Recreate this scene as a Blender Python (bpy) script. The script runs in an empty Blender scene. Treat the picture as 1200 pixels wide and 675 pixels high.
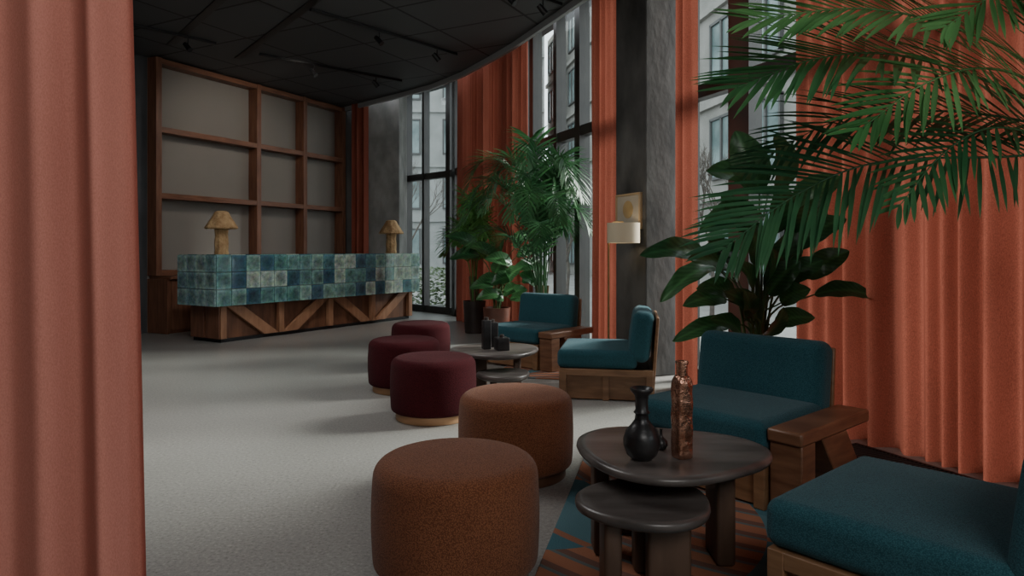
import bpy, bmesh, math, random
from mathutils import Vector, Matrix
R = math.radians
C = bpy.context.scene.collection
F = 800.0; H = 1.19; HY = 293.0
def P(px, py, Y): return Vector(((px-600)/F*Y, Y, H-(py-HY)/F*Y))
def PX(px, Y): return (px-600)/F*Y

# ------------------------------------------------------------------ materials
def new_mat(name):
    m = bpy.data.materials.new(name); m.use_nodes = True
    nt = m.node_tree; b = nt.nodes['Principled BSDF']
    return m, nt, b
def N(nt, t, **kw):
    n = nt.nodes.new(t)
    for k, v in kw.items():
        if k in n.inputs.keys(): n.inputs[k].default_value = v
        else: setattr(n, k, v)
    return n
def coords(nt, scale=(1,1,1), rot=(0,0,0)):
    tc = nt.nodes.new('ShaderNodeTexCoord'); mp = nt.nodes.new('ShaderNodeMapping')
    mp.inputs['Scale'].default_value = scale; mp.inputs['Rotation'].default_value = rot
    nt.links.new(tc.outputs['Object'], mp.inputs['Vector'])
    return mp.outputs['Vector']
def ramp(nt, src, stops, interp='LINEAR'):
    r = nt.nodes.new('ShaderNodeValToRGB'); r.color_ramp.interpolation = interp
    e = r.color_ramp.elements
    while len(e) < len(stops): e.new(.5)
    for i, (p, c) in enumerate(stops):
        e[i].position = p; e[i].color = (*c, 1)
    nt.links.new(src, r.inputs['Fac']); return r.outputs['Color']
def bump(nt, b, src, strength, dist=.01):
    n = nt.nodes.new('ShaderNodeBump'); n.inputs['Strength'].default_value = strength; n.inputs['Distance'].default_value = dist
    nt.links.new(src, n.inputs['Height']); nt.links.new(n.outputs['Normal'], b.inputs['Normal'])
def simple(name, c1, c2=None, scale=5, rough=.6, metal=0, stretch=(1,1,1), bstr=0, bscale=None, detail=4, spec=.5, lo=.35, hi=.65, bdist=.01):
    m, nt, b = new_mat(name)
    b.inputs['Roughness'].default_value = rough; b.inputs['Metallic'].default_value = metal
    b.inputs['Specular IOR Level'].default_value = spec
    b.inputs['Base Color'].default_value = (*c1, 1)
    v = coords(nt, stretch)
    if c2:
        n = N(nt, 'ShaderNodeTexNoise', Scale=scale, Detail=detail); nt.links.new(v, n.inputs['Vector'])
        nt.links.new(ramp(nt, n.outputs['Fac'], [(lo, c1), (hi, c2)]), b.inputs['Base Color'])
    if bstr:
        n = N(nt, 'ShaderNodeTexNoise', Scale=bscale or scale, Detail=3.0); nt.links.new(v, n.inputs['Vector'])
        bump(nt, b, n.outputs['Fac'], bstr, bdist)
    return m
def fabric(name, c1, c2, cell=130, rough=.95, sheen=.1):
    m, nt, b = new_mat(name); b.inputs['Roughness'].default_value = rough
    b.inputs['Specular IOR Level'].default_value = .15
    b.inputs['Sheen Weight'].default_value = sheen
    v = coords(nt)
    vo = N(nt, 'ShaderNodeTexVoronoi', Scale=cell); nt.links.new(v, vo.inputs['Vector'])
    no = N(nt, 'ShaderNodeTexNoise', Scale=5.0, Detail=4.0); nt.links.new(v, no.inputs['Vector'])
    mx = N(nt, 'ShaderNodeMath', operation='MULTIPLY_ADD'); mx.inputs[1].default_value = .3
    nt.links.new(no.outputs['Fac'], mx.inputs[0]); nt.links.new(vo.outputs['Distance'], mx.inputs[2])
    nt.links.new(ramp(nt, mx.outputs[0], [(.25, c1), (.85, c2)]), b.inputs['Base Color'])
    inv = N(nt, 'ShaderNodeMath', operation='SUBTRACT'); inv.inputs[0].default_value = 1; nt.links.new(vo.outputs['Distance'], inv.inputs[1])
    bump(nt, b, inv.outputs[0], .5, .003)
    return m
def curtain_mat(name, c1, c2, trans=.25, fine=220):
    m, nt, b = new_mat(name); b.inputs['Roughness'].default_value = .95; b.inputs['Specular IOR Level'].default_value = .08
    v = coords(nt, (1,1,.45)); v2 = coords(nt, (1.5,1.5,.5))
    n1 = N(nt, 'ShaderNodeTexNoise', Scale=float(fine), Detail=2.0); nt.links.new(v, n1.inputs['Vector'])
    n2 = N(nt, 'ShaderNodeTexNoise', Scale=2.5, Detail=3.0); nt.links.new(v2, n2.inputs['Vector'])
    a = N(nt, 'ShaderNodeMath', operation='MULTIPLY_ADD'); a.inputs[1].default_value = .6; nt.links.new(n2.outputs['Fac'], a.inputs[0]); nt.links.new(n1.outputs['Fac'], a.inputs[2])
    col = ramp(nt, a.outputs[0], [(.5, c2), (1.05, c1)])
    nt.links.new(col, b.inputs['Base Color']); bump(nt, b, n1.outputs['Fac'], .2, .001)
    tr = nt.nodes.new('ShaderNodeBsdfTranslucent'); nt.links.new(col, tr.inputs['Color'])
    mix = nt.nodes.new('ShaderNodeMixShader'); mix.inputs['Fac'].default_value = trans
    out = nt.nodes['Material Output']
    nt.links.new(b.outputs[0], mix.inputs[1]); nt.links.new(tr.outputs[0], mix.inputs[2]); nt.links.new(mix.outputs[0], out.inputs['Surface'])
    return m
def leaf_mat(name, c1, c2, rough=.4):
    m, nt, b = new_mat(name); b.inputs['Roughness'].default_value = rough
    v = coords(nt)
    n = N(nt, 'ShaderNodeTexNoise', Scale=3.5, Detail=2.0); nt.links.new(v, n.inputs['Vector'])
    col = ramp(nt, n.outputs['Fac'], [(.35, c1), (.65, c2)])
    at = nt.nodes.new('ShaderNodeAttribute'); at.attribute_name = 'Col'
    mx = nt.nodes.new('ShaderNodeMix'); mx.data_type = 'RGBA'; mx.blend_type = 'MULTIPLY'; mx.inputs['Factor'].default_value = 1
    nt.links.new(col, mx.inputs['A']); nt.links.new(at.outputs['Color'], mx.inputs['B'])
    nt.links.new(mx.outputs['Result'], b.inputs['Base Color'])
    tr = nt.nodes.new('ShaderNodeBsdfTranslucent'); nt.links.new(mx.outputs['Result'], tr.inputs['Color'])
    mix = nt.nodes.new('ShaderNodeMixShader'); mix.inputs['Fac'].default_value = .3
    out = nt.nodes['Material Output']
    nt.links.new(b.outputs[0], mix.inputs[1]); nt.links.new(tr.outputs[0], mix.inputs[2]); nt.links.new(mix.outputs[0], out.inputs['Surface'])
    return m

M = {}
# floor: polished concrete with fine aggregate
m, nt, b = new_mat('polished_concrete'); v = coords(nt)
n1 = N(nt, 'ShaderNodeTexNoise', Scale=.5, Detail=2.0, Roughness=.5); nt.links.new(v, n1.inputs['Vector'])
n2 = N(nt, 'ShaderNodeTexNoise', Scale=62.0, Detail=3.0, Roughness=.75); nt.links.new(v, n2.inputs['Vector'])
vo = N(nt, 'ShaderNodeTexVoronoi', Scale=38.0); nt.links.new(v, vo.inputs['Vector'])
base = ramp(nt, n1.outputs['Fac'], [(.25, (.235,.23,.216)), (.75, (.315,.309,.29))])
sp2 = ramp(nt, n2.outputs['Fac'], [(.33, (.50,.50,.49)), (.45, (.93,.93,.93)), (.56, (1,1,1)), (.70, (1.6,1.6,1.55))])
mx2 = N(nt, 'ShaderNodeMix', data_type='RGBA', blend_type='MULTIPLY'); mx2.inputs['Factor'].default_value = .9
nt.links.new(base, mx2.inputs['A']); nt.links.new(sp2, mx2.inputs['B'])
agg = ramp(nt, vo.outputs['Distance'], [(.12, (.62,.61,.6)), (.22, (1,1,1))])
mx4 = N(nt, 'ShaderNodeMix', data_type='RGBA', blend_type='MULTIPLY'); mx4.inputs['Factor'].default_value = .5
nt.links.new(mx2.outputs['Result'], mx4.inputs['A']); nt.links.new(agg, mx4.inputs['B'])
nt.links.new(mx4.outputs['Result'], b.inputs['Base Color'])
b.inputs['Roughness'].default_value = .3
M['floor'] = m
# ceiling panels
m, nt, b = new_mat('black_ceiling_panel'); v = coords(nt, (1,1,1), (0,0,R(27.6)))
br = N(nt, 'ShaderNodeTexBrick', Scale=1.0, offset=0.0); br.inputs['Mortar Size'].default_value = .018
br.inputs['Brick Width'].default_value = 1.2; br.inputs['Row Height'].default_value = .9
br.inputs['Color1'].default_value = (.060,.062,.065,1); br.inputs['Color2'].default_value = (.075,.077,.081,1); br.inputs['Mortar'].default_value = (.004,.004,.004,1)
nt.links.new(v, br.inputs['Vector']); nt.links.new(br.outputs['Color'], b.inputs['Base Color']); b.inputs['Roughness'].default_value = .6
M['ceiling'] = m
M['black'] = simple('matte_black_metal', (.008,.008,.009), rough=.45)
M['rim'] = simple('ceiling_rim', (.32,.325,.33), rough=.5)
M['grille'] = simple('grille_metal', (.03,.03,.03), rough=.5)
M['darkwall'] = simple('dark_grey_plaster', (.05,.052,.056), (.07,.072,.076), 2, .85)
M['greywall'] = simple('grey_plaster', (.09,.09,.09), (.13,.13,.125), 2, .9)
M['shelfback'] = simple('taupe_back_panel', (.200,.184,.165), (.222,.203,.182), .8, .9)
M['concrete'] = simple('raw_concrete', (.035,.034,.031), (.125,.12,.11), 3.0, .85, bstr=.5, bscale=14, detail=12, stretch=(1,1,.6), lo=.32, hi=.74)
M['concrete_light'] = simple('pale_concrete', (.17,.166,.155), (.34,.33,.31), 3.2, .85, bstr=.4, bscale=14, detail=10, stretch=(1,1,.6), lo=.32, hi=.70)
M['mullion'] = simple('dark_bronze_metal', (.025,.023,.021), (.04,.036,.032), 3, .4)
M['curtain'] = curtain_mat('terracotta_linen', (.36,.108,.072), (.20,.055,.036), .24, 240)
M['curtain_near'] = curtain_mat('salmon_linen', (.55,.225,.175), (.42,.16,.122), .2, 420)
M['wood'] = simple('stained_oak', (.13,.054,.031), (.21,.092,.052), 4, .45, stretch=(6,6,.7), detail=8)
M['woodh'] = simple('stained_oak_across', (.13,.054,.031), (.21,.092,.052), 4, .45, stretch=(1,1,9), detail=8)
M['chairwood'] = simple('chair_oak', (.17,.085,.041), (.27,.145,.074), 3, .42, stretch=(1.5,1.5,9), detail=8, bstr=.06, bscale=8)
M['armwood'] = simple('arm_dark_oak', (.125,.054,.029), (.22,.105,.056), 3, .38, stretch=(1.5,1.5,9), detail=8, bstr=.06, bscale=8)
M['deskwood'] = simple('desk_dark_oak', (.12,.052,.027), (.20,.088,.046), 3, .5, stretch=(5,5,1), detail=8)
M['deskbrace'] = simple('desk_brace_oak', (.26,.125,.065), (.37,.19,.105), 3, .5, stretch=(5,5,1), detail=8)
M['plinth'] = simple('pale_oak_plinth', (.38,.21,.10), (.50,.29,.15), 5, .5, stretch=(1,1,6))
M['plinthshaded'] = simple('shaded_plinth', (.06,.028,.014), (.11,.05,.026), 5, .5, stretch=(1,1,6))  # shade under the near poufs put into a darker plinth colour
M['rust'] = fabric('rust_knit', (.27,.105,.050), (.12,.042,.020), 230)
M['maroon'] = fabric('maroon_knit', (.080,.010,.014), (.032,.004,.006), 220, sheen=.02)
M['teal'] = fabric('teal_knit', (.042,.135,.160), (.017,.066,.084), 250)
M['tabletop'] = simple('dark_stained_table', (.062,.053,.049), (.145,.126,.117), 2.2, .30, stretch=(1,4,4), detail=8, bstr=.03, bscale=20)
M['tableleg'] = simple('brown_table_leg', (.070,.040,.027), (.13,.078,.054), 3, .45, stretch=(4,4,1))
M['blackceramic'] = simple('black_ceramic', (.010,.010,.011), (.028,.026,.026), 9, .35, bstr=.3, bscale=22)
M['copper'] = simple('hammered_copper_glaze', (.26,.11,.065), (.50,.27,.19), 16, .25, metal=.8, bstr=.9, bscale=38, bdist=.01)
M['lampclay'] = simple('carved_ochre_lamp', (.34,.20,.09), (.54,.36,.18), 10, .8, bstr=.8, bscale=30, bdist=.02)
M['soil'] = simple('potting_soil', (.02,.013,.009), (.05,.032,.02), 40, .95)
M['pot'] = simple('dark_bronze_pot', (.03,.022,.02), (.05,.036,.032), 4, .35)
M['potcopper'] = simple('copper_brown_pot', (.10,.035,.022), (.17,.06,.04), 4, .4)
M['stem'] = simple('green_stem', (.05,.09,.025), (.09,.13,.04), 8, .5)
M['trunk'] = simple('palm_trunk', (.07,.055,.03), (.13,.10,.055), 12, .8)
M['palm'] = leaf_mat('lit_palm_leaf', (.055,.185,.055), (.13,.31,.105))  # foreground palm leaves where lit, the light put into the colour
M['palmshaded'] = leaf_mat('shaded_palm_leaf', (.025,.10,.045), (.06,.18,.075))  # same foreground palm leaves in shade, darkened in the colour
M['palmhalflit'] = leaf_mat('half_lit_palm_leaf', (.035,.14,.055), (.085,.24,.085))  # same foreground palm leaves half lit, toned in the colour
M['palmfar'] = leaf_mat('deep_palm_leaf', (.026,.10,.04), (.06,.175,.06))
M['palmlow'] = leaf_mat('fresh_palm_leaf', (.07,.25,.06), (.17,.42,.11))
M['broad'] = leaf_mat('broad_leaf', (.026,.095,.042), (.065,.175,.07), .32)
M['broaddark'] = leaf_mat('dark_broad_leaf', (.035,.12,.05), (.09,.23,.09), .3)
M['shade'] = simple('cream_lampshade', (.55,.47,.33), rough=.8)
M['brass'] = simple('aged_brass', (.35,.24,.11), rough=.35, metal=.9)
M['frame'] = simple('pale_oak_frame', (.42,.30,.17), rough=.5)
M['paper'] = simple('cream_paper', (.36,.32,.25), (.41,.37,.29), 6, .9)
M['gold'] = simple('ochre_disc', (.33,.23,.10), (.40,.29,.14), 8, .7)
M['bwall'] = simple('building_render', (.22,.215,.195), (.29,.28,.26), 1, .9)
M['bwall2'] = simple('building_panel', (.26,.27,.26), (.33,.34,.33), 1, .9)
M['bframe'] = simple('window_frame_grey', (.08,.08,.078), rough=.6)
M['bglass'] = simple('building_glass', (.06,.10,.10), (.26,.33,.33), .6, .2)
M['ground'] = simple('pavement', (.20,.20,.19), (.28,.28,.26), 1, .9)
M['bark'] = simple('bare_bark', (.07,.06,.05), (.12,.10,.085), 10, .9)
M['hedge'] = leaf_mat('hedge_leaf', (.05,.09,.03), (.10,.15,.05))
# glass
m, nt, b = new_mat('clear_glass'); out = nt.nodes['Material Output']
tr = nt.nodes.new('ShaderNodeBsdfTransparent'); tr.inputs['Color'].default_value = (.9,.93,.92,1)
gl = nt.nodes.new('ShaderNodeBsdfGlossy'); gl.inputs['Roughness'].default_value = .02
mix = nt.nodes.new('ShaderNodeMixShader'); mix.inputs['Fac'].default_value = .04
nt.links.new(tr.outputs[0], mix.inputs[1]); nt.links.new(gl.outputs[0], mix.inputs[2]); nt.links.new(mix.outputs[0], out.inputs['Surface'])
M['glass'] = m
# glazed tiles
m, nt, b = new_mat('glazed_tile'); v = coords(nt)
at = nt.nodes.new('ShaderNodeAttribute'); at.attribute_name = 'Col'
n1 = N(nt, 'ShaderNodeTexNoise', Scale=16.0, Detail=10.0, Roughness=.8); nt.links.new(v, n1.inputs['Vector'])
sp = ramp(nt, n1.outputs['Fac'], [(.38, (.30,.42,.47)), (.50, (.88,.94,.95)), (.66, (1.5,1.48,1.4))])
mx = N(nt, 'ShaderNodeMix', data_type='RGBA', blend_type='MULTIPLY'); mx.inputs['Factor'].default_value = .85
nt.links.new(at.outputs['Color'], mx.inputs['A']); nt.links.new(sp, mx.inputs['B'])
nt.links.new(mx.outputs['Result'], b.inputs['Base Color']); b.inputs['Roughness'].default_value = .08
b.inputs['Coat Weight'].default_value = .6; b.inputs['Coat Roughness'].default_value = .05
bump(nt, b, n1.outputs['Fac'], .15, .004)
M['tile'] = m
M['grout'] = simple('pale_grout', (.26,.29,.27), rough=.8)
# rug
def rug_mat(name, ang, teal):
    m, nt, b = new_mat(name); b.inputs['Roughness'].default_value = 1; b.inputs['Specular IOR Level'].default_value = .1
    tc = nt.nodes.new('ShaderNodeTexCoord')
    def dist(x, y):
        d = nt.nodes.new('ShaderNodeVectorMath'); d.operation = 'DISTANCE'; d.inputs[1].default_value = (x, y, .01)
        nt.links.new(tc.outputs['Object'], d.inputs[0]); return d.outputs['Value']
    def stripes(src, period):
        s = N(nt, 'ShaderNodeMath', operation='MULTIPLY'); s.inputs[1].default_value = 1/period; nt.links.new(src, s.inputs[0])
        f = N(nt, 'ShaderNodeMath', operation='FRACT'); nt.links.new(s.outputs[0], f.inputs[0]); return f.outputs[0]
    far = (1.5*math.cos(ang), 1.5*math.sin(ang))
    s1 = ramp(nt, stripes(dist(*far), .125), [(0, (.34,.145,.085)), (.55, (.17,.09,.07)), (.80, (.17,.09,.07)), (.84,(.13,.15,.15))], 'CONSTANT')
    s2 = ramp(nt, stripes(dist(*far), .5), [(0, (.065,.15,.18)), (.45, (.09,.18,.205)), (.92, (.30,.13,.08))], 'CONSTANT')
    msk = ramp(nt, stripes(dist(-.95, .15), .95), [(0, (1,1,1)), (teal, (0,0,0))], 'CONSTANT')
    mx = N(nt, 'ShaderNodeMix', data_type='RGBA'); nt.links.new(msk, mx.inputs['Factor']); nt.links.new(s1, mx.inputs['A']); nt.links.new(s2, mx.inputs['B'])
    n = N(nt, 'ShaderNodeTexNoise', Scale=160.0); nt.links.new(tc.outputs['Object'], n.inputs['Vector'])
    nt.links.new(mx.outputs['Result'], b.inputs['Base Color']); bump(nt, b, n.outputs['Fac'], .6, .006)
    return m
M['rug'] = rug_mat('patterned_rug', R(75), .45)
M['rug2'] = rug_mat('rust_rug', R(100), .1)

# ------------------------------------------------------------------ mesh building
class MB:
    def __init__(s): s.v=[]; s.f=[]; s.c=[]
    def add(s, vs, fs, col=None):
        o = len(s.v); s.v += [Vector(p) for p in vs]; s.f += [tuple(i+o for i in q) for q in fs]
        s.c += (col if isinstance(col, list) else [col or (1,1,1)]*len(vs))
    def box(s, c, d, rz=0, rot=None, col=None):
        x,y,z = d[0]/2, d[1]/2, d[2]/2
        mt = rot if rot else Matrix.Rotation(rz, 3, 'Z'); c = Vector(c)
        vs = [c + mt @ Vector((a*x, b_*y, e*z)) for a in (-1,1) for b_ in (-1,1) for e in (-1,1)]
        s.add(vs, [(0,1,3,2),(4,6,7,5),(0,4,5,1),(2,3,7,6),(0,2,6,4),(1,5,7,3)], col); return s
    def beam(s, a, b_, w, t, up=Vector((0,0,1))):
        a = Vector(a); b_ = Vector(b_); d = (b_-a); L = d.length; d.normalize()
        up = Vector(up)
        sd = d.cross(up)
        if sd.length < 1e-4: sd = d.cross(Vector((0,1,0)))
        sd.normalize(); u = sd.cross(d)
        mt = Matrix((d, sd, u)).transposed()
        s.box((a+b_)/2, (L, w, t), rot=mt); return s
    def prism(s, poly, z0, z1):
        n = len(poly)
        vs = [(x,y,z0) for x,y in poly]+[(x,y,z1) for x,y in poly]
        fs = [tuple(range(n))[::-1], tuple(range(n, 2*n))]+[(i,(i+1)%n,(i+1)%n+n,i+n) for i in range(n)]
        s.add(vs, fs); return s
    def slab(s, poly, a0, a1, axis='y'):
        n = len(poly)
        if axis=='y': vs = [(x,a0,z) for x,z in poly]+[(x,a1,z) for x,z in poly]
        else: vs = [(a0,y,z) for y,z in poly]+[(a1,y,z) for y,z in poly]
        fs = [tuple(range(n))[::-1], tuple(range(n, 2*n))]+[(i,(i+1)%n,(i+1)%n+n,i+n) for i in range(n)]
        s.add(vs, fs); return s
    def lathe(s, prof, n=40, c=(0,0,0), rmul=None, cap=True):
        vs=[]; fs=[]
        for r, z in prof:
            for i in range(n):
                t = 2*math.pi*i/n; k = rmul(t, z) if rmul else 1
                vs.append((c[0]+r*k*math.cos(t), c[1]+r*k*math.sin(t), c[2]+z))
        for j in range(len(prof)-1):
            for i in range(n):
                a=j*n+i; b_=j*n+(i+1)%n; fs.append((a,b_,b_+n,a+n))
        if cap:
            fs.append(tuple(range(n))[::-1]); k=(len(prof)-1)*n; fs.append(tuple(range(k,k+n)))
        s.add(vs, fs); return s
    def tube(s, pts, rad, n=8):
        pts=[Vector(p) for p in pts]; m_=len(pts); vs=[]; fs=[]
        if not isinstance(rad, (list,tuple)): rad=[rad]*m_
        for i,p in enumerate(pts):
            d=(pts[min(i+1,m_-1)]-pts[max(i-1,0)]).normalized()
            a=d.cross(Vector((0,0,1)) if abs(d.z)<.95 else Vector((1,0,0))).normalized(); b_=d.cross(a)
            for k in range(n):
                t=2*math.pi*k/n; vs.append(p+(a*math.cos(t)+b_*math.sin(t))*rad[i])
        for i in range(m_-1):
            for k in range(n):
                a=i*n+k; b_=i*n+(k+1)%n; fs.append((a,a+n,b_+n,b_))
        fs.append(tuple(range(n))); fs.append(tuple(range((m_-1)*n,m_*n))[::-1])
        s.add(vs, fs); return s
    def rbox(s, c, d, r, bulge=0, rot=None, k=4, mid=5, bulge_y=0):
        h=[x/2 for x in d]
        def axis(hh):
            o=[hh-r + r*math.tan(R(45)*i/k) for i in range(k+1)]
            inn=[-(hh-r)+2*(hh-r)*i/mid for i in range(1,mid)]
            return [-x for x in o[::-1]]+inn+o
        ax=[axis(x) for x in h]; c=Vector(c)
        for a in range(3):
            u,w=[(1,2),(2,0),(0,1)][a]
            for sg in (-1,1):
                vs=[]; nu=len(ax[u]); nw=len(ax[w])
                for uu in ax[u]:
                    for ww in ax[w]:
                        p=[0,0,0]; p[a]=sg*h[a]; p[u]=uu; p[w]=ww
                        q=[max(-(h[i]-r),min(h[i]-r,p[i])) for i in range(3)]
                        dd=Vector([p[i]-q[i] for i in range(3)]).normalized()*r
                        v_=Vector(q)+dd
                        fx=1-min(1,abs(v_.x/h[0]))**2; fy=1-min(1,abs(v_.y/h[1]))**2; fz=1-min(1,abs(v_.z/h[2]))**2
                        v_.z += bulge*fx*fy*(v_.z/h[2]); v_.y += bulge_y*fx*fz*(v_.y/h[1])
                        if rot: v_=rot@v_
                        vs.append(v_+c)
                fs=[]
                for i in range(nu-1):
                    for j in range(nw-1):
                        q=(i*nw+j,(i+1)*nw+j,(i+1)*nw+j+1,i*nw+j+1); fs.append(q if sg>0 else q[::-1])
                s.add(vs, fs)
        return s
def build(name, mb, mat, parent=None, bevel=0, weld=False, ang=35, fixn=True):
    me=bpy.data.meshes.new(name); me.from_pydata([tuple(v) for v in mb.v], [], mb.f); me.update()
    ca=me.color_attributes.new('Col','FLOAT_COLOR','POINT')
    for i,c in enumerate(mb.c): ca.data[i].color=(*c,1)
    if weld or fixn:
        bm=bmesh.new(); bm.from_mesh(me)
        if weld: bmesh.ops.remove_doubles(bm, verts=bm.verts, dist=1e-5)
        bmesh.ops.recalc_face_normals(bm, faces=bm.faces); bm.to_mesh(me); bm.free()
    for p in me.polygons: p.use_smooth=True
    me.set_sharp_from_angle(angle=R(ang))
    me.materials.append(mat)
    o=bpy.data.objects.new(name, me); C.objects.link(o)
    if parent: o.parent=parent
    if bevel:
        bv=o.modifiers.new('bevel','BEVEL'); bv.width=bevel; bv.segments=2; bv.limit_method='ANGLE'; bv.angle_limit=R(40)
    return o
def tag(o, label=None, cat=None, group=None, kind=None):
    if label: o['label']=label
    if cat: o['category']=cat
    if group: o['group']=group
    if kind: o['kind']=kind
    return o
def thing(name, label, cat, loc=(0,0,0), rz=0, group=None):
    o=bpy.data.objects.new(name, None); o.empty_display_size=.1; C.objects.link(o); o.location=loc; o.rotation_euler=(0,0,rz)
    return tag(o, label, cat, group)
def struct(name, mb, mat, **k):
    o=build(name, mb, mat, **k); o['kind']='structure'; return o

# ------------------------------------------------------------------ geometry of the room
CL=lambda Y: 4.0-.433*Y      # curtain line
GL=lambda Y: 4.35-.433*Y     # glass line
U=Vector((-.397,.918,0)); NO=Vector((.918,.397,0)); FA=math.atan2(.918,-.397)
W0=Vector((-5.24,9.8,0)); W1=Vector((-3.39,13.35,0)); WD=(W1-W0).normalized(); WL=(W1-W0).length
WA=math.atan2(WD.y,WD.x); CZ=3.96

struct('floor', MB().prism([(-8.6,-4.2),(6.4,-4.2),(GL(-2)+.1,-2),(GL(12.6)+.1,12.6),(-1.9,13.75),(-3.2,13.95),(-5.6,9.9),(-8.6,4.3)], -.12, 0), M['floor'])
edge=[(-3.6,13.55),(-2.75,12.75),(-1.95,12.0),(-1.35,11.4),(-.8,10.62),(-.35,9.8),(0,9.12),(.5,7.97),(.95,6.93),(1.78,5.0),(3.08,2.0),(3.95,0),(5.68,-4)]
struct('ceiling', MB().prism(edge+[(-8.5,-4),(-8.5,4.2),(-5.4,9.85)], CZ, CZ+.12), M['ceiling'])
rm=MB(); vs=[];fs=[]
for i,(x,y) in enumerate(edge):
    a=Vector(edge[max(i-1,0)]); b_=Vector(edge[min(i+1,len(edge)-1)]); t=(b_-a).normalized(); n=Vector((t.y,-t.x))
    if n.dot(Vector((1,.6)))<0: n=-n
    p=Vector((x,y))
    for q,z in ((p,CZ-.08),(p+n*.05,CZ-.08),(p+n*.05,CZ+.16),(p,CZ+.16)): vs.append((q.x,q.y,z))
for i in range(len(edge)-1):
    for k in range(4): fs.append((i*4+k,i*4+(k+1)%4,i*4+4+(k+1)%4,i*4+4+k))
rm.add(vs,fs); struct('trim_1', rm, M['rim'])
struct('ceiling_perimeter', MB().prism([(x,y) for x,y in edge]+[(7,-4),(GL(12.6)+.4,12.9),(-1.9,14.2),(-3.6,14.2)], 4.42, 4.5), M['darkwall'])
def wallseg(name, a, b_, z0, z1, th, mat, out):
    a=Vector((*a,0)); b_=Vector((*b_,0)); d=(b_-a); c=(a+b_)/2; n=Vector((d.y,-d.x,0)).normalized()*out*th/2
    return struct(name, MB().box((c.x+n.x,c.y+n.y,(z0+z1)/2),(d.length,th,z1-z0),math.atan2(d.y,d.x)), mat)
wallseg('wall_left', (-8.5,4.2), (W0.x,W0.y), 0, 4.1, .15, M['darkwall'], -1)
wallseg('wall_shelf', (W0.x,W0.y), (W1.x,W1.y), 0, 4.4, .15, M['shelfback'], -1)
wallseg('wall_far', (W1.x-.05,W1.y), (-2.05,13.72), 0, 4.42, .15, M['greywall'], -1)
wallseg('wall_side', (-8.5,-4), (-8.5,4.2), 0, 4.1, .15, M['greywall'], -1)
wallseg('wall_back', (-8.5,-4), (6.3,-4), 0, 4.42, .15, M['greywall'], 1)

def bay(idx, a, b_, mull, wids):
    a=Vector((*a,0)); b_=Vector((*b_,0)); d=(b_-a).normalized(); L=(b_-a).length; ang=math.atan2(d.y,d.x)
    mb=MB()
    for s_,w in zip(mull,wids):
        p=a+d*s_; mb.box((p.x,p.y,2.2),(w,.14,4.4),ang)
    c=(a+b_)/2
    for z,h in ((.05,.16),(2.6,.12),(4.36,.1)): mb.box((c.x,c.y,z),(L,.11,h),ang)
    o=struct('window_%d'%idx, mb, M['mullion'])
    g=MB().box((c.x,c.y,2.2),(L,.012,4.3),ang); build('pane', g, M['glass'], o)
def fb(idx, y0, y1, ys, ws):
    a=(GL(y0),y0); b_=(GL(y1),y1); k=1/.918
    bay(idx, a, b_, [(y-y0)*k for y in ys], ws)
bay(1, (-2.1,13.6), (-1.12,12.62), [.05,.62,1.36], [.1,.07,.12])
fb(2, 9.75, 12.6, [9.8,10.6,11.5,12.35], [.16,.07,.07,.16])
fb(3, 6.9, 9.75, [7.4,8.12,8.65,9.3,9.6], [.14,.12,.08,.12,.08])
fb(4, 4.2, 6.3, [4.25,4.9,5.62,6.27], [.1,.09,.24,.1])
fb(5, 1.0, 4.2, [2.0,3.1], [.08,.08])
fb(6, -4.0, 1.0, [-3,-1.5,0,.95], [.08,.08,.08,.1])

inn=Vector((CL(6.60),6.60,0)); cc=inn+NO*.2
struct('column_1', MB().box((cc.x,cc.y,2.21),(.52,.40,4.42),FA), M['concrete'], bevel=.012)
struct('column_2', MB().box((-2.42,13.2,2.21),(.66,.5,4.42),R(-8)), M['concrete_light'], bevel=.012)

# ------------------------------------------------------------------ curtains
def curtain(path, z0, z1, amp, wl, seed, mat, label, group=None, flare=0, rows=16):
    rnd=random.Random(seed); pts=[Vector(p) for p in path]
    segs=[(pts[i],pts[i+1]) for i in range(len(pts)-1)]; L=sum((b_-a).length for a,b_ in segs)
    ds=wl/24; n=int(L/ds)+1; ph=rnd.random()*6; samples=[]
    k1=rnd.random()*6; k2=rnd.random()*6
    for i in range(n+1):
        s_=min(L,i*ds); rem=s_
        for a,b_ in segs:
            l=(b_-a).length
            if rem<=l+1e-6: break
            rem-=l
        d=(b_-a).normalized(); p=a+d*min(rem,l); nn=Vector((d.y,-d.x))
        rate=1+.32*math.sin(s_*.96/wl+k1)+.2*math.sin(s_/wl*1.7+k2)
        ph+=2*math.pi*ds/wl*rate; mul=.75+.32*math.sin(s_/wl*1.13+k2)
        samples.append((p,d,nn,ph,mul,s_))
    mb=MB(); vs=[]; fs=[]
    for r in range(rows+1):
        t=r/rows; z=z1+(z0-z1)*t
        for (p,d,nn,ph_,ml,s_) in samples:
            w=ph_+.55*math.sin(t*3+s_*2.3+k1)*t
            off=amp*ml*(.8+.25*t)*(math.sin(w)+.14*math.sin(2*w+k2+t))
            q=p+nn*off-d*(flare*t*(1-s_/L))
            vs.append((q.x,q.y,z))
    m_=len(samples)
    for r in range(rows):
        for i in range(m_-1): fs.append((r*m_+i,r*m_+i+1,(r+1)*m_+i+1,(r+1)*m_+i))
    mb.add(vs,fs)
    return tag(build('curtain', mb, mat, fixn=False, ang=85), label, 'curtain', group)
def fc(y0,y1,seed,label,amp=.05,wl=.17,dx=0):
    return curtain([(CL(y0)+dx,y0),(CL(y1)+dx,y1)], 0, 4.35, amp, wl, seed, M['curtain'], label, 'terracotta curtains along the window wall')
fc(1.3,4.72,3,'wide terracotta linen curtain on the right behind the big palm and teal chairs',.072,.15,.03)
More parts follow.
